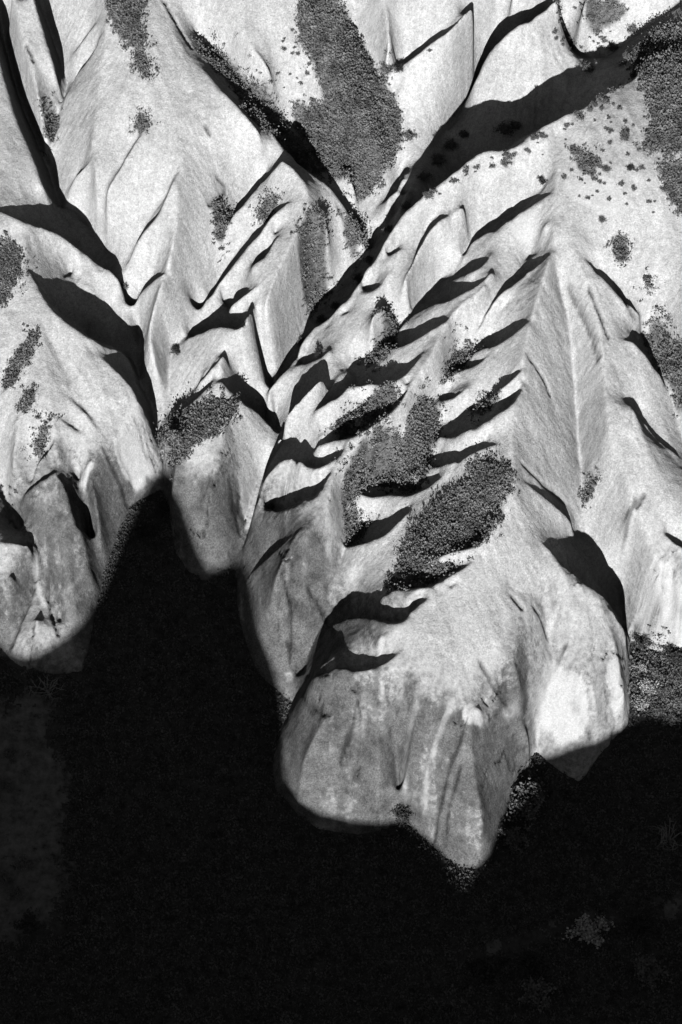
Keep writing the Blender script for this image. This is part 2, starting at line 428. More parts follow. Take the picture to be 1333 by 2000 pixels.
for c, g, e, t, k in parts:
    if k.sum() > 1: C1.put(resample(g[k], .05), 'set')
for c, g, e, t, k in parts:              # rounded crests
    for q, dz in ((.36, .10), (.24, .04), (.12, .0), (0, 0)):
        f = np.minimum(1, t / 1.2)[:, None]
        C1.put(resample(c - np.concatenate([SA * q * f, CA * q * f, dz * f], 1), .05), 'set')
deep = blur(floor_mask.astype(float), 3.0) > .97    # rock goes on a little way under the soil
C1.m &= ~floor_mask; C1.m |= deep; C1.v[deep] = FZ[deep] - 2.0
C1.put(resample(foot, .05))
HGT = solve(C1.m, C1.v, .16, base, 110)
HGT = blur(HGT, .9)
gyv, gxv = np.gradient(HGT, DX)
steep = np.sqrt(gxv ** 2 + gyv ** 2)

# ------------------------------------------------------------------ mesh output
def new_mesh(name, V, Fc, mat, smooth=True, parent=None):
    me = bpy.data.meshes.new(name)
    V = np.asarray(V, np.float32); Fc = np.asarray(Fc, np.int32)
    n = Fc.shape[1]
    me.vertices.add(len(V)); me.vertices.foreach_set('co', V.ravel())
    me.loops.add(Fc.size); me.loops.foreach_set('vertex_index', Fc.ravel())
    me.polygons.add(len(Fc)); me.polygons.foreach_set('loop_start', np.arange(0, Fc.size, n, dtype=np.int32))
    me.polygons.foreach_set('use_smooth', np.full(len(Fc), smooth))
    me.update(calc_edges=True)
    if mat: me.materials.append(mat)
    ob = bpy.data.objects.new(name, me); SC.collection.objects.link(ob)
    if parent: ob.parent = parent
    return ob

# ------------------------------------------------------------------ weathering: cracks, flutes, rills, small relief
def world_poly(px_poly, A=None):
    a = np.array(px_poly, float); P = cast(HGT if A is None else A, a[:, 0], a[:, 1]); return P
def line_mask(px_lines, width, A):
    """1 on a surveyed line, fading over width metres"""
    m = np.zeros((NY, NX))
    for l in px_lines:
        a = smooth_line(np.array([p[:2] for p in l]), 2.0); P = resample(cast(A, a[:, 0], a[:, 1]), .05)
        d = np.linalg.norm(np.diff(P[:, :2], axis=0), axis=1); P = P[1:][d < .3]
        iy, ix, ok = idx(P); m[iy[ok], ix[ok]] = 1
    b = blur(m, width / DX); return np.clip(b / (b.max() * .6 + 1e-9), 0, 1)
CRACKS = [
  [(1110,1252),(1092,1285),(1078,1310),(1066,1340)], [(1115,1368),(1132,1390),(1148,1425),(1155,1445)],
  [(938,1290),(960,1330),(985,1370),(1000,1390)], [(1040,1180),(1060,1215),(1068,1240)],
  [(205,880),(225,920),(240,955),(250,990)], [(232,870),(240,900),(255,925)],
  [(700,1395),(680,1440),(665,1490)], [(905,1430),(880,1500),(860,1580),(850,1640)], [(900,1500),(880,1570),(872,1630)],
  [(470,940),(462,1000),(468,1040)], [(455,950),(452,990)],
  [(60,1060),(70,1110),(62,1160),(40,1215),(20,1265)], [(95,1120),(98,1180),(115,1240)],
  [(1260,960),(1240,1000),(1215,1060)], [(1240,1225),(1260,1215),(1285,1225),(1300,1240)], [(1310,1140),(1322,1180),(1333,1190)],
  [(50,85),(62,105),(66,120)], [(600,1150),(625,1185),(638,1215)], [(560,1140),(570,1200),(565,1290)],
  [(1105,980),(1060,945),(1020,905)], [(1000,1160),(1022,1190)], [(1030,690),(1060,735),(1075,770)], [(1110,560),(1150,640),(1170,700)],
  [(400,245),(412,262)], [(660,60),(668,90)], [(1200,545),(1225,590),(1250,640)], [(1150,560),(1175,620),(1190,660)],
  [(320,0),(345,45),(375,95)], [(660,400),(675,430),(690,470)], [(405,400),(440,370),(425,345)],
]
VEINS = [
  [(1085,1195),(1070,1240),(1072,1290),(1060,1340),(1052,1400),(1048,1440)], [(745,1250),(742,1300),(745,1350)],
  [(815,1370),(800,1430),(790,1500),(792,1560)], [(885,1370),(860,1430),(835,1520),(830,1580)],
  [(1040,1375),(1015,1380),(985,1395)], [(1128,860),(1134,940),(1140,1030)],
  [(75,1080),(70,1130),(90,1190)], [(1175,620),(1160,720),(1150,830)], [(640,1060),(645,1110),(640,1160)],
]
SCARS = [
  [(900,1390),(925,1370),(965,1362),(968,1385),(940,1405),(905,1420)], [(145,925),(165,905),(180,905),(185,930),(172,950),(152,945)],
  [(215,880),(240,840),(278,790),(302,830),(312,900),(300,945),(262,960),(235,930)], [(1075,1300),(1120,1290),(1140,1330),(1150,1420),(1100,1450),(1055,1420),(1060,1370)],
  [(1190,1060),(1150,1050),(1190,1140),(1205,1130)], [(470,920),(505,930),(500,1000),(470,990)],
  [(1235,1130),(1333,1160),(1333,1290),(1245,1240)], [(1190,1300),(1225,1330),(1225,1410),(1195,1400)],
  [(1000,420),(1050,415),(1060,450),(1020,480),(995,460)], [(700,30),(790,40),(800,80),(720,70)], [(85,185),(110,190),(115,210),(90,212)],
  [(290,680),(325,690),(328,760),(305,745)], [(1100,340),(1200,350),(1260,420),(1180,420),(1110,390)], [(1080,270),(1140,260),(1160,300),(1090,310)],
]
def ramp(a, lo, hi):
    t = np.clip((a - lo) / (hi - lo), 0, 1); return t * t * (3 - 2 * t)
nearcliff = blur(floor_mask.astype(float)[::4, ::4], 14.0)
nearcliff = np.repeat(np.repeat(nearcliff, 4, 0), 4, 1)[:NY, :NX]; nearcliff = blur(nearcliff, 3)
cliff = ramp(steep, .85, 1.5) * ramp(nearcliff, .04, .2)
crack = line_mask(CRACKS, .08, HGT); vein = line_mask(VEINS, .09, HGT) * .45 * ramp(vnoise(GX, GY, 1.1, 23), -.5, .1)
rough = vnoise(GX, GY, 3.2, 1) * .16 + vnoise(GX, GY, .9, 2) * .055
flute = vnoise(GX * 1.0 + GY * .12, HGT * .22, 1.5, 3) * .30 * cliff + vnoise(GX, HGT * .12, .5, 4, 3) * .08 * cliff
rill = vnoise(GX * .8 + GY * .35, GY * .12 - GX * .05, .8, 5, 3) * .10 * (1 - cliff)
deepsh = blur((strip > 0).astype(float), 3.0)
lic = np.zeros((NY, NX)); g0 = np.random.default_rng(5).random((NY, NX)) - .5; gl = np.hypot(gxv, gyv) + 1e-3
ux, uy = gxv / gl, gyv / gl
for sg in (1, -1):
    px_, py_ = GX.copy(), GY.copy()
    for i in range(11):
        lic += sample(g0, px_, py_) * (1 - i / 12)
        vx, vy = sample(ux, px_, py_), sample(uy, px_, py_)
        px_ += sg * vx * .13; py_ += sg * vy * .13
lic /= lic.std(); lic = np.clip(lic, -2.5, 2.5)
HGT = HGT + (rough + flute + rill) + lic * .018 * np.clip(steep, .2, 1.2) - crack * .22
cn = vnoise(GX * .9 + GY * .2, HGT * .45 + GY * .3, 3.4, 17, 5, .6)
fract = np.exp(-(cn / .022) ** 2) * ramp(vnoise(GX, GY, 4.5, 18), -.1, .25)
face = vnoise(GX * .8, HGT * .4 + GY * .25, 2.6, 19, 3)
cn2 = vnoise(GX + GY * .2, HGT * .8 + GY * .4, 1.6, 27, 5, .6)
fract2 = np.exp(-(cn2 / .03) ** 2) * ramp(vnoise(GX, GY, 2.5, 28), -.15, .2) * cliff
HGT += -fract2 * .10
HGT += -fract * (.05 + .30 * cliff) + (np.abs(face) - .25) * .55 * cliff
HGT += deepsh * (vnoise(GX, GY, 3.0, 15) * .9 + vnoise(GX, GY, .8, 16) * .12)
scar = np.zeros((NY, NX))
for q in SCARS: scar = np.maximum(scar, blur(inside([tuple(p[:2]) for p in world_poly(q)], GX, GY).astype(float), 1.2))
scar = ramp(blur(scar, 3) + vnoise(GX, GY, .9, 8) * .5 * (scar > .0), .35, .6) * .7
gyv, gxv = np.gradient(HGT, DX)
NRM = np.stack([-gxv, -gyv, np.ones_like(HGT)], -1); NRM /= np.linalg.norm(NRM, axis=-1, keepdims=True)
streak = vnoise(GX * 1.4, HGT * .10, 1.0, 9, 4) * .5 + vnoise(GX, GY + HGT * .4, 2.2, 10) * .6 + vnoise(GX, HGT, .35, 12, 3) * .25
sunny = ramp(GX + .12 * (GY - 48), 11.2, 12.4)      # the right hand cliffs are clean rock
scliff = np.clip(blur(cliff, 7.0) * 1.15, 0, 1)
stain = np.clip((1 - .65 * sunny) * scliff * (.5 + .5 * ramp(streak, -.45, .2)) * ramp(nearcliff, .05, .26) - scar * .9 - vein * .6, 0, 1)

# ------------------------------------------------------------------ materials
def node(n, t, **k):
    x = n.new(t)
    for a, v in k.items():
        if a in x.inputs.keys(): x.inputs[a].default_value = v
        else: setattr(x, a, v)
    return x
def grey(v): return (v, v, v, 1)
def base_mat(name, rough=.95, spec=.08):
    m = bpy.data.materials.new(name); m.use_nodes = True
    n, l = m.node_tree.nodes, m.node_tree.links
    b = n['Principled BSDF']; b.inputs['Roughness'].default_value = rough; b.inputs['Specular IOR Level'].default_value = spec
    return m, n, l, b
def noise(n, l, vec, scale, detail=4, rough=.6):
    x = n.new('ShaderNodeTexNoise'); x.inputs['Scale'].default_value = scale; x.inputs['Detail'].default_value = detail; x.inputs['Roughness'].default_value = rough
    l.new(vec, x.inputs['Vector']); return x.outputs[0]
def mapr(n, l, val, a, b, c, d):
    x = n.new('ShaderNodeMapRange'); x.clamp = True
    for i, v in enumerate((a, b, c, d)): x.inputs[i + 1].default_value = v
    l.new(val, x.inputs[0]); return x.outputs[0]
def math_(n, l, op, a, b):
    x = n.new('ShaderNodeMath'); x.operation = op
    for i, v in enumerate((a, b)):
        if isinstance(v, (int, float)): x.inputs[i].default_value = v
        else: l.new(v, x.inputs[i])
    return x.outputs[0]
def mat_rock():
    m, n, l, b = base_mat('weathered_tuff')
    tc = n.new('ShaderNodeTexCoord').outputs['Object']
    def attr(nm):
        x = n.new('ShaderNodeAttribute'); x.attribute_name = nm; return x.outputs['Fac']
    fine = noise(n, l, tc, 9.0, 5, .75); mid = noise(n, l, tc, 1.3, 6, .65); big = noise(n, l, tc, .22, 4, .6); grit = noise(n, l, tc, 26.0, 3, .8)
    v = mapr(n, l, fine, .32, .68, .66, 1.28)
    v = math_(n, l, 'MULTIPLY', v, mapr(n, l, noise(n, l, tc, .9, 9, .78), .34, .66, .82, 1.12))
    v = math_(n, l, 'MULTIPLY', v, mapr(n, l, big, .3, .7, .86, 1.1))
    gm = mapr(n, l, noise(n, l, tc, .45, 5, .65), .42, .62, 0, 1)
    gr = math_(n, l, 'SUBTRACT', 1.02, math_(n, l, 'MULTIPLY', gm, mapr(n, l, grit, .36, .48, .5, 0)))
    v = math_(n, l, 'MULTIPLY', v, gr)
    v = math_(n, l, 'MULTIPLY', v, mapr(n, l, attr('cracked'), 0, 1, 1, .35))
    v = math_(n, l, 'MULTIPLY', v, mapr(n, l, attr('lic'), -2.2, 2.2, .84, 1.12))
    v = math_(n, l, 'MULTIPLY', v, mapr(n, l, noise(n, l, tc, 3.3, 5, .7), .32, .68, .80, 1.14))
    v = math_(n, l, 'MULTIPLY', v, .425)
    # dark lichen with peeling edges on the cliff faces
    pe = noise(n, l, tc, 2.6, 7, .72)
    st = math_(n, l, 'ADD', attr('stain'), math_(n, l, 'MULTIPLY', math_(n, l, 'SUBTRACT', pe, .5), 1.1))
    st = math_(n, l, 'ADD', st, math_(n, l, 'MULTIPLY', math_(n, l, 'SUBTRACT', fine, .5), 1.3))
    st = math_(n, l, 'MULTIPLY', mapr(n, l, st, .15, .62, 0, 1), mapr(n, l, attr('stain'), .02, .2, 0, 1))
    lich = math_(n, l, 'MULTIPLY', mapr(n, l, fine, .32, .68, .04, .15), mapr(n, l, noise(n, l, tc, .75, 7, .7), .34, .66, .6, 1.5))
    mx = n.new('ShaderNodeMix'); mx.data_type = 'FLOAT'; l.new(st, mx.inputs[0]); l.new(v, mx.inputs[2]); l.new(math_(n, l, 'MULTIPLY', lich, mapr(n, l, attr('cracked'), 0, 1, 1, .3)), mx.inputs[3]); v = mx.outputs[0]
    pl = n.new('ShaderNodeMix'); pl.data_type = 'FLOAT'; l.new(math_(n, l, 'MULTIPLY', attr('pale'), .8), pl.inputs[0]); l.new(v, pl.inputs[2])
    l.new(mapr(n, l, fine, .3, .7, .36, .50), pl.inputs[3]); v = pl.outputs[0]
    dk = n.new('ShaderNodeMix'); dk.data_type = 'FLOAT'; l.new(attr('soil'), dk.inputs[0]); l.new(v, dk.inputs[2]); l.new(math_(n, l, 'MULTIPLY', mapr(n, l, fine, .32, .68, .03, .17), mapr(n, l, noise(n, l, tc, 2.2, 6, .7), .34, .66, .5, 1.4)), dk.inputs[3]); v = dk.outputs[0]
    cc = n.new('ShaderNodeCombineColor')
    for i in range(3): l.new(v, cc.inputs[i])
    l.new(cc.outputs[0], b.inputs['Base Color'])
    bp = n.new('ShaderNodeBump'); bp.inputs['Strength'].default_value = .75; bp.inputs['Distance'].default_value = .12
    hh = math_(n, l, 'ADD', math_(n, l, 'MULTIPLY', fine, .55), math_(n, l, 'MULTIPLY', mid, 1.2))
    l.new(hh, bp.inputs['Height']); l.new(bp.outputs[0], b.inputs['Normal'])
    return m
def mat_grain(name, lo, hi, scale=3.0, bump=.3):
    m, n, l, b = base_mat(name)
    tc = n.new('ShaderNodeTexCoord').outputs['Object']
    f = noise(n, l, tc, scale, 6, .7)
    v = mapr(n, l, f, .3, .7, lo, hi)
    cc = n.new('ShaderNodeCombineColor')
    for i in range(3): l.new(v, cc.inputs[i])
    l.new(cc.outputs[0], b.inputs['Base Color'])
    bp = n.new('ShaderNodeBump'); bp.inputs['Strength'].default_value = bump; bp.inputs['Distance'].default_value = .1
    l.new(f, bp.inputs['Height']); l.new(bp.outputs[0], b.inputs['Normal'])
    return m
M_ROCK = mat_rock()
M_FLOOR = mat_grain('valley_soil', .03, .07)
M_PATH = mat_grain('trodden_soil', .04, .15, 1.6, .5)
M_SCRUB = mat_grain('scrub_leaf', .04, .23, 1.1, 0)
M_LEAF = mat_grain('bush_leaf', .09, .17, 2.0, 0)
M_PALE = mat_grain('pale_leaf', .30, .46, 2.0, 0)
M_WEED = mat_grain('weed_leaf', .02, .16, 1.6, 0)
M_DARK = mat_grain('dark_leaf', .03, .06, 2.0, 0)
M_BARK = mat_grain('bark', .08, .14, 6.0, .2)
M_DEAD = mat_grain('bleached_twig', .16, .26, 6.0, .2)

# ------------------------------------------------------------------ scrub patches (surveyed outlines)
PATCHES = [
 ('scrub_patch', 'dense dark scrub filling the broad slope at the top centre', [(590,0),(655,0),(672,40),(690,60),(712,110),(735,150),(765,185),(778,230),(785,262),(775,300),(745,350),(718,382),(690,365),(645,342),(610,300),(575,235),(568,215),(580,190),(612,205),(640,200),(628,160),(612,110),(590,90),(583,40)], .17, .15),
 ('scrub_patch', 'band of dark scrub lining the deep gully left of the broad scrub slope', [(385,78),(420,88),(455,125),(490,160),(520,190),(545,225),(585,275),(635,340),(600,330),(560,290),(520,262),(490,230),(462,185),(430,140),(395,112)], .17, .14),
 ('scrub_patch', 'narrow wedge of scrub at the top edge between two pale spurs', [(210,0),(278,0),(272,40),(276,90),(292,150),(280,150),(262,95),(240,75),(215,30)], .17, .15),
 ('scrub_patch', 'small dark scrub tuft at the foot of the far left tongue', [(82,248),(112,212),(118,232),(100,280),(90,272)], .16, .14),
 ('scrub_patch', 'tiny triangle of scrub where two thin slots meet on the pale face', [(272,222),(292,245),(270,268),(268,240)], .16, .13),
 ('scrub_patch', 'scrub in the hollow beneath the small pointed peak', [(415,398),(445,400),(455,420),(440,455),(428,490),(420,440)], .17, .14),
 ('scrub_patch', 'slim oval of scrub between two parallel dark slots', [(520,384),(546,378),(542,405),(520,432),(500,440),(505,410)], .16, .13),
 ('scrub_patch', 'tall oval of scrub on the smooth flank of the middle ridge', [(600,445),(622,442),(638,480),(640,515),(622,545),(655,555),(640,575),(605,610),(590,590),(585,545),(580,490)], .16, .14),
 ('scrub_patch', 'dark scrub clump at the gorge bend below the scrub slope', [(668,450),(690,432),(716,425),(714,470),(705,500),(685,488)], .17, .16),
 ('scrub_patch', 'scrub tuft at the head of the slot in the middle of the fins', [(738,655),(770,630),(776,650),(760,690),(740,710),(722,705)], .16, .15),
 ('scrub_patch', 'scrub bank along the shaded slot with a pale shrub in it', [(655,830),(690,808),(712,785),(750,768),(782,752),(780,780),(745,815),(700,838),(650,850)], .16, .15),
 ('scrub_patch', 'narrow scrub strip climbing the head of the central gully', [(868,722),(890,680),(915,660),(926,672),(920,700),(895,715),(880,740)], .16, .14),
 ('scrub_patch', 'curving scrub bowl in the central gully above a smooth bright fin', [(668,985),(672,930),(700,888),(740,862),(790,850),(800,805),(830,775),(858,800),(852,850),(838,890),(838,930),(805,960),(760,950),(720,940),(700,955),(692,985)], .16, .15),
 ('scrub_patch', 'scrub in the narrow neck of the gully beside the left bright fin', [(668,985),(692,985),(708,1015),(716,1040),(690,1062),(672,1040)], .16, .15),
 ('scrub_patch', 'largest oval of scrub in the hollow below the main crest', [(772,1118),(795,1055),(830,1010),(870,965),(915,945),(925,910),(960,898),(1000,922),(1000,960),(975,985),(975,1015),(945,1055),(880,1078),(840,1095),(810,1115)], .15, .15),
 ('scrub_patch', 'scrub along the slot under the largest scrub oval', [(758,1140),(800,1125),(850,1108),(895,1095),(885,1118),(840,1138),(790,1152)], .16, .15),
 ('scrub_patch', 'scrub band across the shoulder of the small middle buttress', [(312,852),(330,825),(385,800),(440,785),(462,782),(462,800),(432,835),(385,862),(360,885),(346,915),(335,900),(336,865)], .15, .17),
 ('scrub_patch', 'grey scrub at the left edge under the dark ridge', [(-30,470),(25,465),(42,505),(35,545),(10,590),(-30,610)], .17, .13),
 ('scrub_patch', 'long scrub streak on the far left slope, upper of three', [(5,755),(15,725),(40,680),(72,640),(78,650),(62,690),(25,755)], .16, .13),
 ('scrub_patch', 'short scrub streak on the far left slope, middle of three', [(36,800),(48,775),(70,752),(66,780),(50,808)], .16, .13),
 ('scrub_patch', 'lowest scrub streak on the far left slope above the knob', [(66,890),(75,840),(98,812),(97,845),(80,890)], .16, .13),
 ('scrub_patch', 'broad speckled scrub covering the upper right corner', [(1235,105),(1290,60),(1400,20),(1400,320),(1340,290),(1300,300),(1262,290),(1275,230),(1262,180),(1240,150)], .18, .16),
 ('scrub_patch', 'thin speckled scrub beside the gorge at the top right', [(1085,10),(1200,-10),(1230,20),(1200,45),(1165,70),(1140,65),(1100,40)], .30, .14),
 ('scrub_patch', 'dark scrub at the right edge below the speckled corner', [(1292,325),(1360,310),(1360,420),(1322,400),(1300,370)], .17, .14),
 ('scrub_patch', 'scrub strip filling the gully at the right edge', [(1262,628),(1285,620),(1312,660),(1360,700),(1360,820),(1325,790),(1300,730),(1275,690)], .17, .15),
 ('scrub_patch', 'small scrub wedge in the seam right of the main crest', [(1138,950),(1168,936),(1160,965),(1142,985)], .16, .14),
 ('scrub_patch', 'pair of scrub spots on the smooth upper right slope', [(1195,462),(1222,465),(1228,500),(1208,515),(1200,490)], .17, .14),
 ('scrub_patch', 'leaf shaped scrub spot on the upper right slope', [(1256,540),(1272,545),(1276,570),(1262,578)], .17, .14),
 ('scrub_patch', 'scrub fringe in the shaded slot on the main crest', [(925,798),(960,772),(975,775),(960,800),(930,815)], .17, .14),
 ('scrub_patch', 'speckled scrub on the pale crest above the main ridge', [(1110,285),(1140,300),(1170,310),(1160,350),(1130,330)], .24, .13),
 ('scrub_patch', 'sunlit bushes on the valley side under the right hand cliff', [(1238,1290),(1262,1278),(1345,1305),(1345,1425),(1290,1415),(1238,1400)], .13, .17),
]
rng = np.random.default_rng(11)
soil = np.zeros((NY, NX)); patch_data = []
for nm, lab, pl, sp, size in PATCHES:
    P = world_poly(pl); poly = [tuple(p[:2]) for p in P]
    ins = inside(poly, GX, GY)
    soil = np.maximum(soil, blur(ins.astype(float), 2.0))
    patch_data.append((nm, lab, poly, sp, size))
soil = np.clip(ramp(soil + vnoise(GX, GY, .7, 21) * .5, .35, .75), 0, 1)

# ------------------------------------------------------------------ rock meshes, one landform each
FAM = list(RIDGES)
STEP = 4
hc = HGT[::STEP, ::STEP]; lab = np.full(hc.shape, -1); heap = []; fm = floor_mask[::STEP, ::STEP]
for fam, P in ridge_lines:
    iy, ix, ok = idx(P); f = FAM.index(fam)
    for y_, x_ in set(zip((iy[ok] // STEP).tolist(), (ix[ok] // STEP).tolist())):
        if y_ < hc.shape[0] and x_ < hc.shape[1] and lab[y_, x_] < 0:
            lab[y_, x_] = f; heap.append((-hc[y_, x_], y_, x_))
heapq.heapify(heap)
while heap:
    h, y_, x_ = heapq.heappop(heap)
    for a, b_ in ((1, 0), (-1, 0), (0, 1), (0, -1)):
        y2, x2 = y_ + a, x_ + b_
        if 0 <= y2 < hc.shape[0] and 0 <= x2 < hc.shape[1] and lab[y2, x2] < 0:
            lab[y2, x2] = lab[y_, x_]; heapq.heappush(heap, (max(-hc[y2, x2], h), y2, x2))
LAB = np.repeat(np.repeat(lab, STEP, 0), STEP, 1)[:NY, :NX]

ids = np.arange(NX * NY).reshape(NY, NX)
quads = np.stack([ids[:-1, :-1], ids[:-1, 1:], ids[1:, 1:], ids[1:, :-1]], -1)
above = (HGT > FZ - .5) | (blur(floor_mask.astype(float), 6.0) < .01)
qrock = above[:-1, :-1] | above[1:, 1:]
NV = NRM.reshape(-1, 3)
def sub(name, qm, Z, mat, attrs=(), normals=None):
    q = quads[qm]; u, inv = np.unique(q, return_inverse=True)
    V = np.stack([GX.ravel()[u], GY.ravel()[u], Z.ravel()[u]], -1)
    ob = new_mesh(name, V, inv.reshape(-1, 4), mat)
    for an, A in attrs:
        at = ob.data.attributes.new(an, 'FLOAT', 'POINT'); at.data.foreach_set('value', A.ravel()[u].astype(np.float32))
    if normals is not None: ob.data.normals_split_custom_set_from_vertices(normals[u])
    ob['kind'] = 'structure'
    return ob
pale = np.clip(scar + vein * .8, 0, 1)
ATT = (('lic', lic), ('cracked', np.clip(crack * .9 + fract * (.25 + .6 * cliff) + fract2 * .6, 0, 1)), ('stain', stain), ('pale', pale), ('soil', soil))
ROCK_LABELS = {'main': 'large pale rock ridge with many dark slots and a blunt cliff end', 'right': 'smooth pale rock slope at the right edge',
  'left': 'pale rock ridge at the left ending in a dark stained cliff', 'centre': 'pale fluted rock face with the small rounded buttress below it',
  'upper': 'pale rock slopes at the top around the broad scrub slope'}
for f, fam in enumerate(FAM):
    ob = sub('rock_ridge', qrock & (LAB[:-1, :-1] == f), HGT, M_ROCK, ATT, NV); ob['label'] = ROCK_LABELS[fam]
near = blur(floor_mask.astype(float), 4.0) > .02
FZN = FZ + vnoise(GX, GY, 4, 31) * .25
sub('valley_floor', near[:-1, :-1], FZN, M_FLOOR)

def ground(x, y):
    return np.maximum(sample(HGT, x, y), np.where(sample(near.astype(float), x, y) > .5, sample(FZN, x, y), -99))
GZ = np.where(near, np.maximum(HGT, FZN), HGT)
gzy, gzx = np.gradient(GZ, DX)

# unseen hill added behind the camera, its crest shaped to shade the valley floor
def shade_hill():
    xs = np.linspace(-160, 160, 321); ys = np.linspace(-170, 20.0, 190)
    X, Y = np.meshgrid(xs, ys)
    u = X * CA - Y * SA; xr = u + 48 * SA
    crest = np.interp(xr, [-160,-40,-21,-17.2,-15.6,-14.5,-12.5,-11.3,-10.2,-8.6,-7.2,-5,-3.3,-1,2,5.5,7.6,8.9,10.2,11.5,15,20,32,60,160], [46,43,40.8,43,48,50,50.5,47,44.9,45.0,45.6,41.2,35.8,34.6,34.4,34.0,33.4,32.7,33.8,36.4,38.8,39.4,40,45,50]) + CREST_UP
    s = X * SA + Y * CA
    prof = np.where(s > -55, 1 - ramp(s, -55, 14), 1 - .75 * ramp(-s, 55, 150))
    Z = crest * prof + vnoise(X, Y, 14, 41) * 1.6 * (1 - np.exp(-((s + 55) / 10) ** 2)) + vnoise(X, Y, 1.7, 42) * .5 * prof + vnoise(X, Y, 5, 43) * .9 * prof
    Z = np.where(Y > 12, np.minimum(Z, 0) + 0, Z); Z[-1] = FZ[0, 0] - .05
    n0, n1 = X.shape; i = np.arange(n0 * n1).reshape(n0, n1)
    q = np.stack([i[:-1, :-1], i[:-1, 1:], i[1:, 1:], i[1:, :-1]], -1).reshape(-1, 4)
    ob = new_mesh('added_shade_hill', np.stack([X, Y, Z], -1).reshape(-1, 3), q, M_FLOOR); ob['kind'] = 'structure'
CREST_UP = 0.0
shade_hill()
# beyond the surveyed square the country goes on
def outskirts():
    V, Q = [], []
    def quadgrid(x0, x1, y0, y1, n, m):
        xs, ys = np.linspace(x0, x1, n), np.linspace(y0, y1, m); X, Y = np.meshgrid(xs, ys)
        cx, cy = np.clip(X, X0, X1), np.clip(Y, Y0, Y1)
        d = np.hypot(X - cx, Y - cy)
        Z = sample(GZ, cx, cy) + SLOPE * np.clip(Y - Y1, 0, 60) - np.clip(Y - Y1 - 60, 0, 400) * .1 + vnoise(X, Y, 11, 51) * np.clip(d / 12, 0, 2.5)
        b = len(V) and sum(map(len, V)); i = np.arange(n * m).reshape(m, n) + b
        V.append(np.stack([X, Y, Z], -1).reshape(-1, 3))
        Q.append(np.stack([i[:-1, :-1], i[:-1, 1:], i[1:, 1:], i[1:, :-1]], -1).reshape(-1, 4))
    quadgrid(-160, X0, Y0, 300, 50, 110); quadgrid(X1, 160, Y0, 300, 50, 110); quadgrid(X0, X1, Y1, 300, 60, 60)
    ob = new_mesh('hillside', np.concatenate(V), np.concatenate(Q), M_ROCK); ob['kind'] = 'structure'
outskirts()

# ------------------------------------------------------------------ plants
def leaf_tris(P, size, rng, up=None, spread=1.0):
    """one pointed leaf (two triangles folded on the rib) at each point"""
    n = len(P)
    d = rng.normal(size=(n, 3)) * spread
    if up is not None: d += up
    d /= np.linalg.norm(d, axis=1, keepdims=True)
    r = rng.normal(size=(n, 3)); w = np.cross(d, r); w /= np.linalg.norm(w, axis=1, keepdims=True)
    L = size * rng.uniform(.6, 1.3, (n, 1)); W_ = L * rng.uniform(.28, .45, (n, 1))
    nrm = np.cross(d, w)
    a = P; t = P + d * L; l = P + d * L * .45 + w * W_ + nrm * W_ * .3; r_ = P + d * L * .45 - w * W_ + nrm * W_ * .3
    V = np.stack([a, l, t, r_], 1).reshape(-1, 3)
    i = np.arange(n)[:, None] * 4
    return V, np.concatenate([i + [0, 1, 2], i + [0, 2, 3]], 1).reshape(-1, 3)
def rand_in(poly, spacing, rng):
    a = np.array(poly); x0, y0 = a.min(0); x1, y1 = a.max(0)
    n = int((x1 - x0) * (y1 - y0) / spacing ** 2)
    x, y = rng.uniform(x0, x1, n), rng.uniform(y0, y1, n)
    k = inside(poly, x, y); return x[k], y[k]
def tufts(x, y, size, leaves, rng, h=1.0, leaf=None):
    z = ground(x, y); s = np.sqrt(1 + sample(gzx, x, y) ** 2 + sample(gzy, x, y) ** 2)
    k = np.clip(rng.lognormal(-.1, .42, len(x)), .35, 2.6) * (.75 + .6 * np.clip(vnoise(x, y, 1.1, 61) + .3, -.5, 1))
    C = np.stack([x, y, z], -1).repeat(leaves, 0); kk = k.repeat(leaves)[:, None]
    off = rng.normal(size=(len(C), 3)) * np.array([.8, .8, .45]) * size * kk; off[:, 2] = np.abs(off[:, 2]) * h + .02
    return leaf_tris(C + off, leaf or size * 1.05, rng, np.array([0, -.1, .7]))
for nm, lb, poly, sp, size in patch_data:
    a_ = np.array(poly); c_ = a_.mean(0); big = c_ + (a_ - c_) * 1.0
    x, y = rand_in([tuple(q) for q in big], sp * .66, rng)
    ex, ey = x + rng.normal(size=len(x)) * .35, y + rng.normal(size=len(x)) * .35
    x, y = np.where(rng.random(len(x)) < .35, ex, x), np.where(rng.random(len(x)) < .35, ey, y)
    if len(x) < 3: continue
    jx = vnoise(x, y, 1.0, 71); k = (jx + .5 * vnoise(x, y, .45, 73) > rng.uniform(-1.0, -.3, len(x)))
    x, y = x[k], y[k]
    bigk = rng.random(len(x)) < .035
    V, T = tufts(x[~bigk], y[~bigk], size, 12, rng)
    if bigk.any():
        V2, T2 = tufts(x[bigk], y[bigk], size * 1.6, 70, rng, 1.5, size * .95)
        T = np.concatenate([T, T2 + len(V)]); V = np.concatenate([V, V2])
    ob = new_mesh(nm, V, T, M_LEAF if 'sunlit' in lb else M_SCRUB, smooth=False); ob['kind'] = 'stuff'; ob['label'] = lb

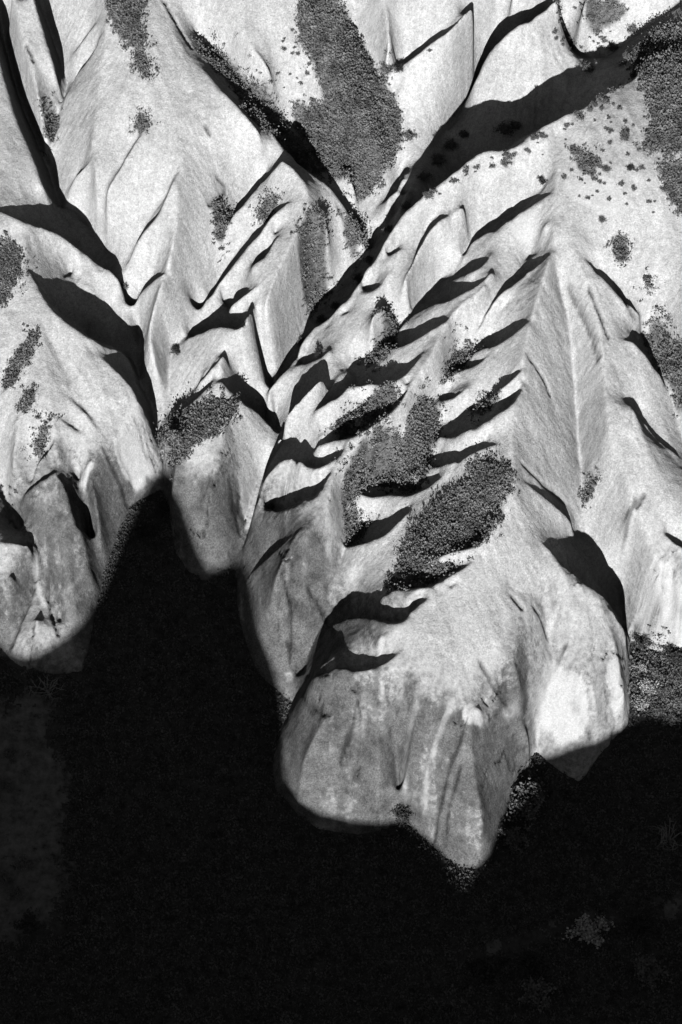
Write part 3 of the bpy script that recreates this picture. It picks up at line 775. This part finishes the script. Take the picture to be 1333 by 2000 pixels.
# valley floor weeds
fx, fy = rng.uniform(-27, 27, 70000), rng.uniform(22, 66, 70000)
PATHS = [[(20,1370),(60,1345),(95,1380),(100,1440),(128,1520),(132,1600),(118,1680),(122,1760),(105,1830),(0,1840),(-60,1800),(-60,1430)],
         [(915,1855),(1010,1825),(1120,1795),(1240,1775),(1400,1745),(1400,1775),(1250,1800),(1130,1822),(1020,1850),(930,1885)]]
path_polys = []
for pth in PATHS:
    a = smooth_line(np.array(pth + [pth[0]]), 12); P = hit_floor(a[:, 0], a[:, 1]); path_polys.append([tuple(p[:2]) for p in P])
ok = (sample(floor_mask.astype(float), fx, fy) > .6) & (sample(HGT, fx, fy) < sample(FZN, fx, fy))
for pp in path_polys: ok &= ~inside(pp, fx + rng.normal(size=len(fx)) * .25, fy + rng.normal(size=len(fx)) * .25) | (rng.random(len(fx)) < .04)
V, T = tufts(fx[ok], fy[ok], .15, 5, rng, 1.3)
ob = new_mesh('weeds', V, T, M_WEED, smooth=False); ob['kind'] = 'stuff'; ob['label'] = 'dark low weeds covering the shaded valley floor'
for pp in path_polys:
    m = (blur(inside(pp, GX, GY).astype(float), 9.0) + vnoise(GX, GY, 1.2, 81, 5, .7) * .7 > .5)[:-1, :-1]
    sub('dirt_path', m, FZN + .03, M_PATH)

def tube(pts, radii, sides=5):
    V, Q = [], []
    pts = np.array(pts)
    for i, p in enumerate(pts):
        d = pts[min(i + 1, len(pts) - 1)] - pts[max(i - 1, 0)]; d = d / np.linalg.norm(d)
        a = np.cross(d, [.3, .2, .93]); a /= np.linalg.norm(a); b = np.cross(d, a)
        th = np.linspace(0, 2 * pi, sides, endpoint=False)
        V.append(p + radii[i] * (np.cos(th)[:, None] * a + np.sin(th)[:, None] * b))
    for i in range(len(pts) - 1):
        for j in range(sides):
            Q.append((i * sides + j, i * sides + (j + 1) % sides, (i + 1) * sides + (j + 1) % sides, (i + 1) * sides + j))
    return np.concatenate(V), np.array(Q)
def plant_data(seed, r, h, nb, leaves, lsize, flat=1.0):
    """limbs and foliage of one bush of crown radius r and height h"""
    g = np.random.default_rng(seed); VB, QB, tips = [], [], []; n0 = 0
    for k in range(nb):
        az = 2 * pi * k / nb + g.uniform(-.4, .4); el = g.uniform(.35, 1.3); L = r * g.uniform(.7, 1.05)
        e = np.array([cos(az) * cos(el) * L, sin(az) * cos(el) * L, h * (.35 + .6 * sin(el)) * g.uniform(.8, 1.1)])
        m = e * .5 + g.normal(size=3) * .08 * r + np.array([0, 0, .1 * h])
        p = [np.zeros(3), m * .55, m, e]; rad = np.array([.05, .035, .024, .008]) * r
        v, q = tube(p, rad); VB.append(v); QB.append(q + n0); n0 += len(v)
        for t in (.45, .7, .9, 1.0): tips.append(m + (e - m) * (t - .45) / .55 if t > .45 else m)
        for b in range(3):
            s = m + (e - m) * g.uniform(.1, .8); f = s + g.normal(size=3) * .28 * r * np.array([1, 1, .7]); f[2] = max(f[2], .1 * h)
            v, q = tube([s, (s + f) / 2 + g.normal(size=3) * .03 * r, f], np.array([.018, .012, .005]) * r, 4); VB.append(v); QB.append(q + n0); n0 += len(v)
            tips += [f, (s + f) / 2]
    tips = np.array(tips)
    C = tips[g.integers(0, len(tips), leaves)] + g.normal(size=(leaves, 3)) * r * .12 * np.array([1, 1, flat])
    V, T = leaf_tris(C, lsize, g, np.array([0, 0, .35]))
    return (np.concatenate(VB), np.concatenate(QB)), (V, T)
def place(px, py):
    P = cast(GZ, [px], [py])[0]; return P
PROTO = {}
def bush(name, kind, px, py, rpx, label, cat, group, mats, seed=0, spin=0.0, tall=1.0):
    """a plant as a thing: Empty at its base, limbs and foliage as parts; copies share mesh data"""
    P = place(px, py); r = rpx * np.linalg.norm(P - np.array([0, CAM_Y, CAM_H])) / F
    key = (kind, seed, mats[0].name)
    root = bpy.data.objects.new(name, None); SC.collection.objects.link(root)
    root.location = (P[0], P[1], ground(P[:1], P[1:2])[0] - .03); root.rotation_euler = (0, 0, spin); root.scale = (r, r, r * tall)
    root['label'] = label; root['category'] = cat
    if group: root['group'] = group
    if key not in PROTO:
        spec = {'bush': (1.0, 1.1, 9, 900, .15, 1.0), 'small': (1.0, 1.0, 6, 160, .34, .8), 'tree': (1.0, 2.0, 8, 1500, .13, .6), 'dead': (1.0, 1.3, 13, 0, .1, 1)}[kind]
        PROTO[key] = plant_data(seed + 100, *spec)
        (bv, bq), (lv, lt) = PROTO[key]
        o1 = new_mesh('branches', bv, bq, mats[1], True, root)
        o2 = new_mesh('foliage', lv, lt, mats[0], False, root) if len(lv) else None
        PROTO[key] = (o1, o2)
    else:
        for o in PROTO[key]:
            if o is None: continue
            c = o.copy(); SC.collection.objects.link(c); c.parent = root
    return root
LEAF, PALE, DARK, DEAD = (M_LEAF, M_BARK), (M_PALE, M_BARK), (M_DARK, M_BARK), (M_DEAD, M_DEAD)
BUSHES = [
 ('bush','bush',1145,1832,40,'round pale leaved bush on the dark valley floor, brightest at lower right',PALE,0,1.0),
 ('bush','bush',1050,1952,38,'round leafy bush at the bottom edge of the valley floor',LEAF,1,1.0),
 ('bush','bush',1250,1812,32,'dark round bush beside the faint track near the right edge',DARK,2,1.0),
 ('bush','bush',1265,1902,38,'loose dim bush in the bottom right corner of the valley floor',LEAF,3,.9),
 ('bush','bush',950,1905,40,'dark spreading bush left of the bottom edge bush',DARK,1,.8),
 ('bush','bush',1035,1885,28,'small dark bush above the bottom edge bush',DARK,2,.9),
 ('bush','bush',1035,1578,46,'dark leafy bush in the recess right of the cliff tip',LEAF,3,1.0),
 ('bush','bush',1000,1645,30,'low bush below the recess bush beside the cliff tip',LEAF,0,.9),
 ('tree','tree',788,1600,30,'small dark tree in the notch at the foot of the main cliff',DARK,1,.9),
 ('bush','bush',62,1812,30,'dark bush at the lower end of the pale track on the left',DARK,0,.9),
 ('bush','bush',45,1692,18,'small round bush on the pale track, nearest its middle',LEAF,1,1.0),
 ('bush','bush',34,1748,17,'small round bush on the pale track below the middle one',LEAF,2,1.0),
 ('bush','bush',8,1722,18,'bush cut by the left edge beside the pale track',LEAF,3,1.0),
 ('bush','bush',14,1535,15,'bush at the left edge halfway up the pale track',LEAF,0,1.0),
 ('bush','bush',20,1478,15,'bush at the left edge near the upper end of the pale track',LEAF,1,1.0),
 ('dead_shrub','dead',1305,1645,42,'bare bleached shrub on the valley floor at the right edge',DEAD,4,.9),
 ('dead_shrub','dead',95,1352,42,'bare twiggy shrub under the left cliff',DEAD,5,.7),
 ('tree','tree',1252,1262,24,'small spreading tree at the corner of the right hand cliff',DARK,2,.8),
 ('tree','tree',1316,1290,34,'spreading tree against the pale cliff at the right edge',DARK,3,.7),
 ('shrub','bush',705,828,17,'pale shrub shining in the dark slot left of the central gully',PALE,1,.9),
 ('shrub','bush',818,938,16,'pale shrub in the shadow at the head of the bright fin',PALE,2,.9),
 ('shrub','bush',625,690,14,'dark shrub in the hollow behind a rounded fin near the gorge',DARK,3,.8),
 ('shrub','bush',798,272,15,'dark shrub overhanging the right edge of the broad scrub slope',LEAF,0,.9),
 ('shrub','bush',758,152,18,'dark shrub at the foot of the curved slot above the scrub slope',LEAF,1,.8),
 ('shrub','bush',778,138,13,'shrub just inside the curved slot above the scrub slope',DARK,2,.8),
 ('shrub','bush',1176,432,10,'single round shrub on the smooth slope right of the main crest',LEAF,3,.8),
 ('shrub','bush',240,565,15,'shrub in the cleft where the left gorge narrows',LEAF,0,.8),
 ('shrub','bush',345,688,14,'shrub on the ledge above the small middle buttress',DARK,1,.8),
 ('shrub','bush',560,1098,9,'small grey shrub in a pocket on the rounded left lobe',LEAF,2,.6),
 ('shrub','bush',1060,358,14,'dark shrub at the head of the long slot under the crest',DARK,0,.9),
 ('shrub','bush',1232,332,10,'dark forked shrub on the bright crest at right',DARK,1,.9),
 ('shrub','bush',1184,334,9,'small round shrub on the bright crest left of the forked one',LEAF,2,.9),
 ('shrub','bush',1222,272,14,'grey shrub at the edge of the speckled corner scrub',LEAF,3,.9),
 ('shrub','bush',985,322,14,'low shrub just below the rim of the great shadow',LEAF,0,.6),
 ('shrub','bush',840,102,6,'tiny shrub on the pale face beside the curved slot',LEAF,1,.9),
 ('shrub','bush',285,1045,26,'dark bush at the head of the shaded bay under the left cliff',DARK,2,.7),
 ('shrub','bush',320,1000,22,'dark bush in the cleft between left cliff and middle buttress',DARK,3,.7),
]
for i, (nm, kind, px, py, r, lb, mats, sd, tall) in enumerate(BUSHES):
    bush(nm, kind, px, py, r, lb, {'dead_shrub': 'shrub'}.get(nm, nm), None, mats, sd, i * 1.7, tall)
SIDE = [(1252,1308,17),(1280,1318,20),(1318,1330,18),(1262,1345,22),(1296,1358,18),(1326,1372,22),(1252,1380,18),(1284,1394,20),(1312,1408,16)]
for i, (px, py, r) in enumerate(SIDE):
    bush('bush', 'bush', px, py, r, 'leafy sunlit bush in the thicket under the right hand cliff', 'bush', 'bushes under the right hand cliff', PALE if i % 3 == 0 else LEAF, i % 4, i * 1.9, .9)
GORGE = [(828,352,16),(858,318,18),(880,290,15),(905,268,14),(838,395,12),(795,408,14),(760,452,12),(722,515,14),(700,548,14),(655,602,12),(628,628,13),(590,672,12),(985,262,22),(1008,250,14),(1150,140,14),(1195,98,14),(1235,62,14)]
for i, (px, py, r) in enumerate(GORGE):
    bush('shrub', 'bush', px, py, r, 'dark shrub in the black shade of the long gorge', 'shrub', 'shrubs in the shaded gorge', LEAF, i % 4, i * 2.1, .9)
# little shrubs dotted over the upper right slopes
SPOTS = [([(1040,270),(1090,255),(1200,170),(1240,160),(1260,300),(1290,420),(1230,420),(1150,400),(1080,350),(990,330)], 60, 'small dark shrub dotted on the bright upper right slope'),
         ([(1085,10),(1210,0),(1200,60),(1160,110),(1080,90)], 34, 'small dark shrub dotted on the pale slope beyond the great shadow'),
         ([(1000,300),(1080,246),(1130,222),(1215,160),(1220,172),(1140,240),(1085,268),(1000,315),(900,350),(830,400),(826,392),(890,346),(940,310)], 42, 'small shrub growing along the rim of the great shadow'),
         ([(560,40),(600,60),(610,150),(560,190),(540,150)], 18, 'small dark shrub on the pale streak left of the broad scrub slope'),
         ([(-10,900),(60,1000),(0,1040)], 6, 'small dark shrub in the dark cleft at the left edge')]
for si, (pl, n, lb) in enumerate(SPOTS):
    a = np.array(pl, float); c = 0
    while c < n:
        px, py = rng.uniform(a[:, 0].min(), a[:, 0].max()), rng.uniform(a[:, 1].min(), a[:, 1].max())
        if not inside(pl, np.array([px]), np.array([py]))[0]: continue
        rr = rng.uniform(2.5, 7.0) if si != 2 else rng.uniform(4, 10); up = py < np.median(a[:, 1])
        lb2 = ('tiny' if rr < 4 else 'little' if rr < 5.8 else 'larger') + lb.replace('small', '') + (', upper part' if up else ', lower part')
        bush('low_shrub', 'small', px, py, rr, lb2, 'shrub', ['shrubs on the upper right slope', 'shrubs beyond the great shadow', 'shrubs on the shadow rim', 'shrubs on the pale streak', 'shrubs in the left cleft'][si], (M_SCRUB, M_BARK), c % 3, rng.uniform(0, 6), rng.uniform(.7, 1.1)); c += 1
